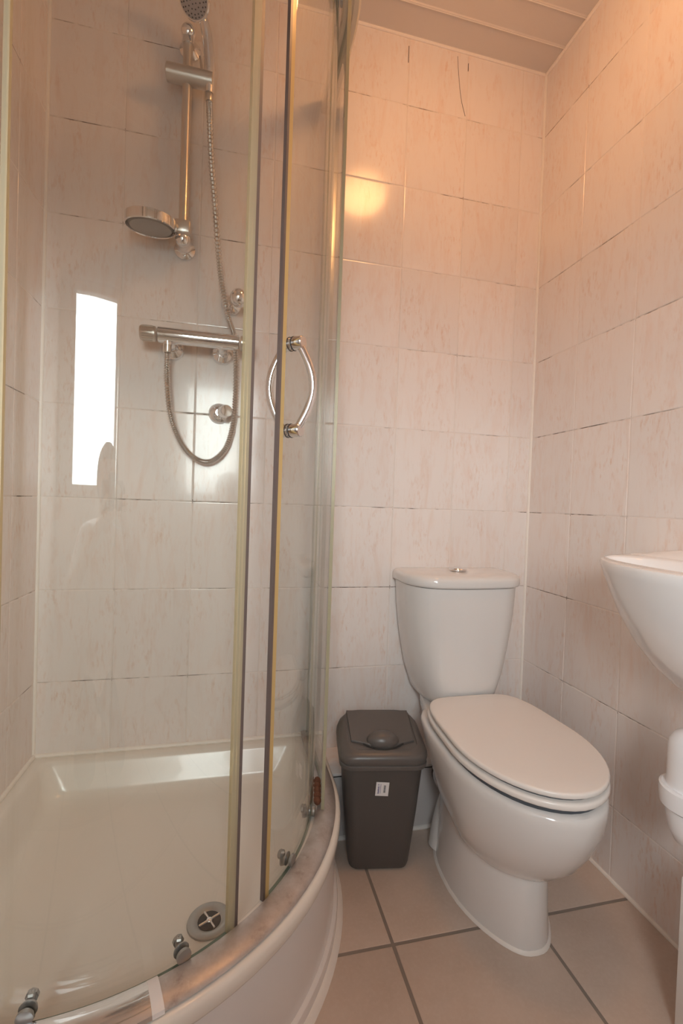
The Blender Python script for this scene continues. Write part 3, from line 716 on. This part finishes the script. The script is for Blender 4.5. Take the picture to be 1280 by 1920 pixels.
# ------------------------------------------------------------------ basin and its trap
bs = empty('wash_basin', (1.33, -.75, .86)); tag(bs, 'white ceramic wall hung wash basin on the right wall, cut by the picture edge', 'basin')
BYC = -.735
def bring(s_out, dx, z, n=28, hw=.265, px=.284, cx=RX):
    """D plan against the right wall: half ellipse reaching px from the wall"""
    P = []
    for k in range(n+1):
        t = -PI/2 + PI*k/n
        P.append((cx-.0035-max(0, (px-dx))*math.cos(t)**.9 if k not in (0, n) else cx-.0035, BYC+(hw-s_out)*math.sin(t), z))
    return P
bm = bmesh.new()
def oval(hw, px0, px1, z, n=40):
    P = []
    for k in range(n):
        a = 2*PI*k/n; P.append((RX-(px0+px1)/2-(px1-px0)/2*math.cos(a), BYC+hw*math.sin(a), z))
    return P
B = [(.19, .20, .585), (.165, .165, .598), (.135, .125, .620), (.10, .090, .652), (.068, .058, .695), (.040, .032, .745), (.018, .014, .795), (.005, .004, .828), (0, 0, .843), (.002, .002, .8485), (.006, .006, .850)]
loft(bm, [bring(so, dx, z) for so, dx, z in B], True, False)
# rim top to inner oval to bowl: bridged by matching counts
top = [v for v in bm.verts if abs(v.co.z-.850) < 1e-5]
bm.verts.ensure_lookup_table()
inner = oval(.215, .065, .245, .850, len(top)*2-2)
vi = [[bm.verts.new(p) for p in oval(h, a, b, z, len(inner))] for h, a, b, z in ((.215, .065, .245, .850), (.209, .071, .239, .846), (.20, .078, .23, .83), (.17, .092, .21, .775), (.12, .115, .185, .73), (.04, .13, .165, .712))]
for a, b in zip(vi[:-1], vi[1:]):
    n = len(a)
    for i in range(n): bm.faces.new((a[i], a[(i+1) % n], b[(i+1) % n], b[i]))
bm.faces.new(vi[-1])
e1 = [e for e in bm.edges if len(e.link_faces) == 1 and all(abs(v.co.z-.850) < 1e-5 for v in e.verts)]
# close the rim: add the straight back edge then fill between the two loops
outer_loop = sorted(top, key=lambda v: v.co.y)
bk = bm.edges.get((outer_loop[0], outer_loop[-1])) or bm.edges.new((outer_loop[0], outer_loop[-1]))
es = list({*e1, bk})
bmesh.ops.triangle_fill(bm, edges=es, use_beauty=True, use_dissolve=False)
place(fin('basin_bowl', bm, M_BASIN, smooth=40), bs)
bm = bmesh.new()
rings = []
for k in range(17):
    t = k/16; y = BYC+.262-.524*t; h = .0008+.026*min(1, (min(t, 1-t)/.30))**.8
    rings.append([(RX-.0035, y, .846), (RX-.058, y, .846), (RX-.056, y, .8503), (RX-.045, y, .850+h*.35), (RX-.032, y, .850+h*.85), (RX-.02, y, .850+h), (RX-.0035, y, .850+h)])
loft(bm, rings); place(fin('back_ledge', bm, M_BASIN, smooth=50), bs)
bm = bmesh.new(); lathe(bm, [(.022, 0), (.021, .004), (.012, .002)], (RX-.148, BYC, .7115), (0, 0, 1), 20); place(fin('waste_ring', bm, M_CHROME), bs)
tr = empty('bottle_trap', (1.327, -.723, .42)); tag(tr, 'white plastic bottle trap and waste pipe under the basin', 'pipe')
TRX, TRY = 1.327, -.722
bm = bmesh.new(); lathe(bm, [(.040, .0), (.040, .085), (.038, .098), (.031, .110), (.020, .117), (.016, .118)], (TRX, TRY, .437), (0, 0, 1), 32); place(fin('trap_body', bm, M_PVC), tr)
bm = bmesh.new(); lathe(bm, [(.042, -.022), (.049, -.018), (.051, .0), (.051, .014), (.047, .017), (.043, .016)], (TRX, TRY, .437), (0, 0, 1), 32); place(fin('collar_nut', bm, M_PVC), tr)
bm = bmesh.new(); lathe(bm, [(.041, -.024), (.040, -.035), (.035, -.062), (.025, -.083), (.012, -.092), (.001, -.094)], (TRX, TRY, .437), (0, 0, 1), 32); place(fin('trap_cup', bm, M_PVC), tr)
bm = bmesh.new(); tube(bm, [(TRX, TRY, .547), (TRX, TRY, .592)], .0125, 18); lathe(bm, [(.0155, 0), (.016, .002), (.016, .006), (.0135, .008)], (TRX, TRY, .553), (0, 0, 1), 20); place(fin('tail_pipe', bm, M_PVC), tr)
bm = bmesh.new(); tube(bm, [(TRX+.03, TRY-.005, .490), (RX-.001, TRY-.02, .485)], .0205, 18); place(fin('outlet_pipe', bm, M_PVC), tr)

# ------------------------------------------------------------------ ceiling lamp (above the frame, seen in the tiles)
lp = empty('ceiling_lamp', (1.008, -.585, RZ)); tag(lp, 'lit opal glass ceiling lamp, seen mirrored in the back wall tiles', 'lamp')
bm = bmesh.new(); lathe(bm, [(.066, -.0005), (.071, -.004), (.071, -.022), (.062, -.03), (.044, -.034)], (0, 0, 0), (0, 0, 1), 36); fin('lamp_base', bm, M_CEILS, lp)
bm = bmesh.new(); lathe(bm, [(.046, -.032), (.054, -.044), (.086, -.064), (.103, -.092), (.103, -.120), (.084, -.146), (.047, -.162), (.001, -.166)], (0, 0, 0), (0, 0, 1), 40); fin('glass_globe', bm, M_LAMP, lp)

# ------------------------------------------------------------------ the photographer, crouched behind the camera and mirrored in the shower glass
def skin(nodes, edges, sub=2):
    """grow a limb surface on a skeleton; nodes: (x, y, z, radius)"""
    me = bpy.data.meshes.new('skeleton'); me.from_pydata([n[:3] for n in nodes], edges, [])
    o = bpy.data.objects.new('skeleton', me); COL.objects.link(o)
    o.modifiers.new('skin', 'SKIN').use_smooth_shade = True
    sv = me.skin_vertices[0].data
    for i, n in enumerate(nodes): sv[i].radius = (n[3], n[4] if len(n) > 4 else n[3]); sv[i].use_root = (i == 0)
    sb = o.modifiers.new('subdivision', 'SUBSURF'); sb.levels = sub; sb.render_levels = sub
    bpy.context.view_layer.update()
    out = bpy.data.meshes.new_from_object(o.evaluated_get(bpy.context.evaluated_depsgraph_get()))
    bpy.data.objects.remove(o); return out
M_SKIN = mat('skin', (.62, .40, .30), .5); M_SHIRT = mat('white_cotton', (.78, .78, .80), .85)
M_JEANS = mat('dark_denim', (.05, .06, .09), .85); M_HAIR = mat('dark_hair', (.035, .025, .02), .55); M_CAMB = mat('black_camera_plastic', (.02, .02, .022), .45)
pe = empty('person', (.44, -1.80, 0)); tag(pe, 'person in a white shirt crouched holding a camera, mirrored in the shower glass', 'person')
X0 = .46
body = [(X0, -1.86, .27, .12), (X0, -1.85, .42, .115, .10), (X0, -1.80, .60, .125, .10), (X0, -1.745, .77, .11, .085), (X0+.005, -1.705, .87, .052), (X0+.01, -1.668, .935, .058),
        (X0-.165, -1.735, .785, .056), (X0-.245, -1.565, .645, .042), (X0-.065, -1.475, .850, .027), (X0-.03, -1.452, .880, .030, .018),
        (X0+.165, -1.735, .785, .056), (X0+.245, -1.60, .640, .042), (X0+.125, -1.495, .855, .027), (X0+.107, -1.478, .90, .030, .018),
        (X0-.085, -1.86, .25, .095), (X0-.12, -1.51, .095, .062), (X0-.10, -1.86, .072, .040), (X0-.10, -1.965, .038, .030),
        (X0+.085, -1.86, .25, .095), (X0+.12, -1.51, .095, .062), (X0+.10, -1.86, .072, .040), (X0+.10, -1.965, .038, .030)]
be = [(0, 1), (1, 2), (2, 3), (3, 4), (4, 5), (3, 6), (6, 7), (7, 8), (8, 9), (3, 10), (10, 11), (11, 12), (12, 13), (0, 14), (14, 15), (15, 16), (16, 17), (0, 18), (18, 19), (19, 20), (20, 21)]
thin = [(*n[:3], *[r*(.86 if i < 3 else .74) for r in n[3:]]) if i in (0, 1, 2, 3, 6, 10, 14, 18) else n for i, n in enumerate(body)]      # torso stays inside the shirt
bm = bmesh.new(); bm.from_mesh(skin(thin, be))
HX, HY, HZ = X0+.012, -1.625, .995                    # head: skull, jaw, nose, lips, ears
def blob(c, r, sc): bmesh.ops.create_uvsphere(bm, u_segments=24, v_segments=16, radius=r, matrix=Matrix.Translation(c) @ Matrix.Diagonal((*sc, 1)))
blob((HX, HY, HZ), .095, (.80, 1.0, 1.12)); blob((HX, HY+.035, HZ-.055), .062, (.86, .95, .95))
blob((HX, HY+.092, HZ-.012), .013, (.85, 1.15, 1.5)); blob((HX, HY+.084, HZ-.050), .016, (1.3, .5, .42))
for s_ in (-1, 1): blob((HX+s_*.077, HY-.006, HZ-.008), .024, (.35, .75, 1.2))
def finger(pts, r):
    P = dense(pts, 4); tube(bm, P, lambda t: r*(1-.25*t), 8); blob(P[-1], r*.78, (1, 1, 1))
lens_c = Vector((.492, -1.430, .9465))
for k, (ln, r) in enumerate(((.062, .0085), (.070, .009), (.066, .0088), (.054, .0078))):   # left hand cradles the lens from below
    y = -1.468 + .017*k; b0 = Vector((X0-.028, y, .884))
    finger([b0, b0+Vector((ln*.45, .002, -.006)), b0+Vector((ln*.85, .003, .003)), b0+Vector((ln*1.05, .003, .020))], r)
finger([(X0-.040, -1.470, .888), (X0-.044, -1.456, .910), (X0-.032, -1.446, .930), (X0-.016, -1.442, .944)], .0098)
for k, (ln, r) in enumerate(((.058, .0085), (.066, .009), (.062, .0088), (.050, .0078))):   # right hand wraps the grip
    z = .940 - .018*k; b0 = Vector((X0+.112, -1.476, z))
    finger([b0, b0+Vector((.010, ln*.45, .004)), b0+Vector((-.002, ln*.75, .004)), b0+Vector((-.022, ln*.80, .003))], r)
finger([(X0+.104, -1.486, .905), (X0+.092, -1.512, .925), (X0+.080, -1.520, .945), (X0+.066, -1.518, .955)], .0098)
ob = place(fin('body', bm, M_SKIN, smooth=180, recalc=True), pe)
grow = lambda ids, d: [(body[i][0], body[i][1], body[i][2], *[r+d for r in body[i][3:]]) for i in ids]
def lerp(a, b, t): return tuple(a[k]+(b[k]-a[k])*t for k in range(4))
g = grow(range(22), .012)
sh = [g[1], g[2], g[3], (g[4][0], g[4][1]-.008, g[4][2]-.022, .062), g[6], lerp(g[6], g[7], .9), g[10], lerp(g[10], g[11], .9), (g[0][0], g[0][1], g[0][2]-.035, g[0][3]+.028)]
bm = bmesh.new(); bm.from_mesh(skin([sh[0], sh[1], sh[2], sh[3], sh[4], sh[5], sh[6], sh[7], sh[8]], [(0, 1), (1, 2), (2, 3), (2, 4), (4, 5), (2, 6), (6, 7), (0, 8)])); place(fin('shirt', bm, M_SHIRT, smooth=180), pe)
g = grow(range(22), .018)
tr_ = [g[0], g[14], g[15], lerp(g[15], g[16], .9), g[18], g[19], lerp(g[19], g[20], .9), lerp(g[0], g[1], .55)]
bm = bmesh.new(); bm.from_mesh(skin(tr_, [(0, 1), (1, 2), (2, 3), (0, 4), (4, 5), (5, 6), (0, 7)])); place(fin('trousers', bm, M_JEANS, smooth=180), pe)
bm = bmesh.new()                                      # hair: a cap open at the face
bmesh.ops.create_uvsphere(bm, u_segments=28, v_segments=20, radius=.102, matrix=Matrix.Translation((HX, HY-.008, HZ+.010)) @ Matrix.Diagonal((.83, 1.02, 1.10, 1)))
bmesh.ops.delete(bm, geom=[v for v in bm.verts if v.co.y > HY+.045 and v.co.z < HZ+.055 or v.co.z < HZ-.065], context='VERTS'); place(fin('hair', bm, M_HAIR, smooth=180), pe)
for s_ in (-1, 1):
    bm = bmesh.new(); sphere(bm, (HX+s_*.030, HY+.0735, HZ+.006), .0125, n=16); ey = place(fin('eye', bm, M_WPAINT), pe)
    bm = bmesh.new(); sphere(bm, (HX+s_*.0302, HY+.0835, HZ+.006), .0056, (1, .6, 1), 12); sub(fin('iris', bm, M_HAIR), ey).matrix_parent_inverse = Matrix.Identity(4)
    bm = bmesh.new(); sphere(bm, (HX+s_*.10-.012, -1.945, .036), .04, (.9, 1.9, .85), 18); place(fin('shoe', bm, M_RUB), pe)
# the camera in the hands
pc = empty('photo_camera', (.485, -1.47, .945)); tag(pc, 'black camera held up in both hands by the crouched person', 'camera')
bm = bmesh.new(); box(bm, .412, .560, -1.510, -1.452, .900, .990, .010, 3); box(bm, .535, .572, -1.512, -1.436, .900, .978, .012, 3); box(bm, .460, .514, -1.512, -1.446, .985, 1.012, .009, 3)
place(fin('camera_body', bm, M_CAMB), pc)
bm = bmesh.new(); ax_ = fwd.copy()
lathe(bm, [(.034, 0), (.036, .004), (.036, .03), (.039, .034), (.039, .058), (.0375, .066), (.034, .066), (.033, .058)], Vector((.507, -1.37, .945)) - ax_*.082, ax_, 32); place(fin('lens_barrel', bm, M_CAMB), pc)
bm = bmesh.new(); lathe(bm, [(.0332, 0), (.026, .004), (.012, .0065), (.0005, .007)], Vector((.507, -1.37, .945)) - ax_*.026, ax_, 32, cap0=False); place(fin('front_element', bm, M_GEDGE), pc)
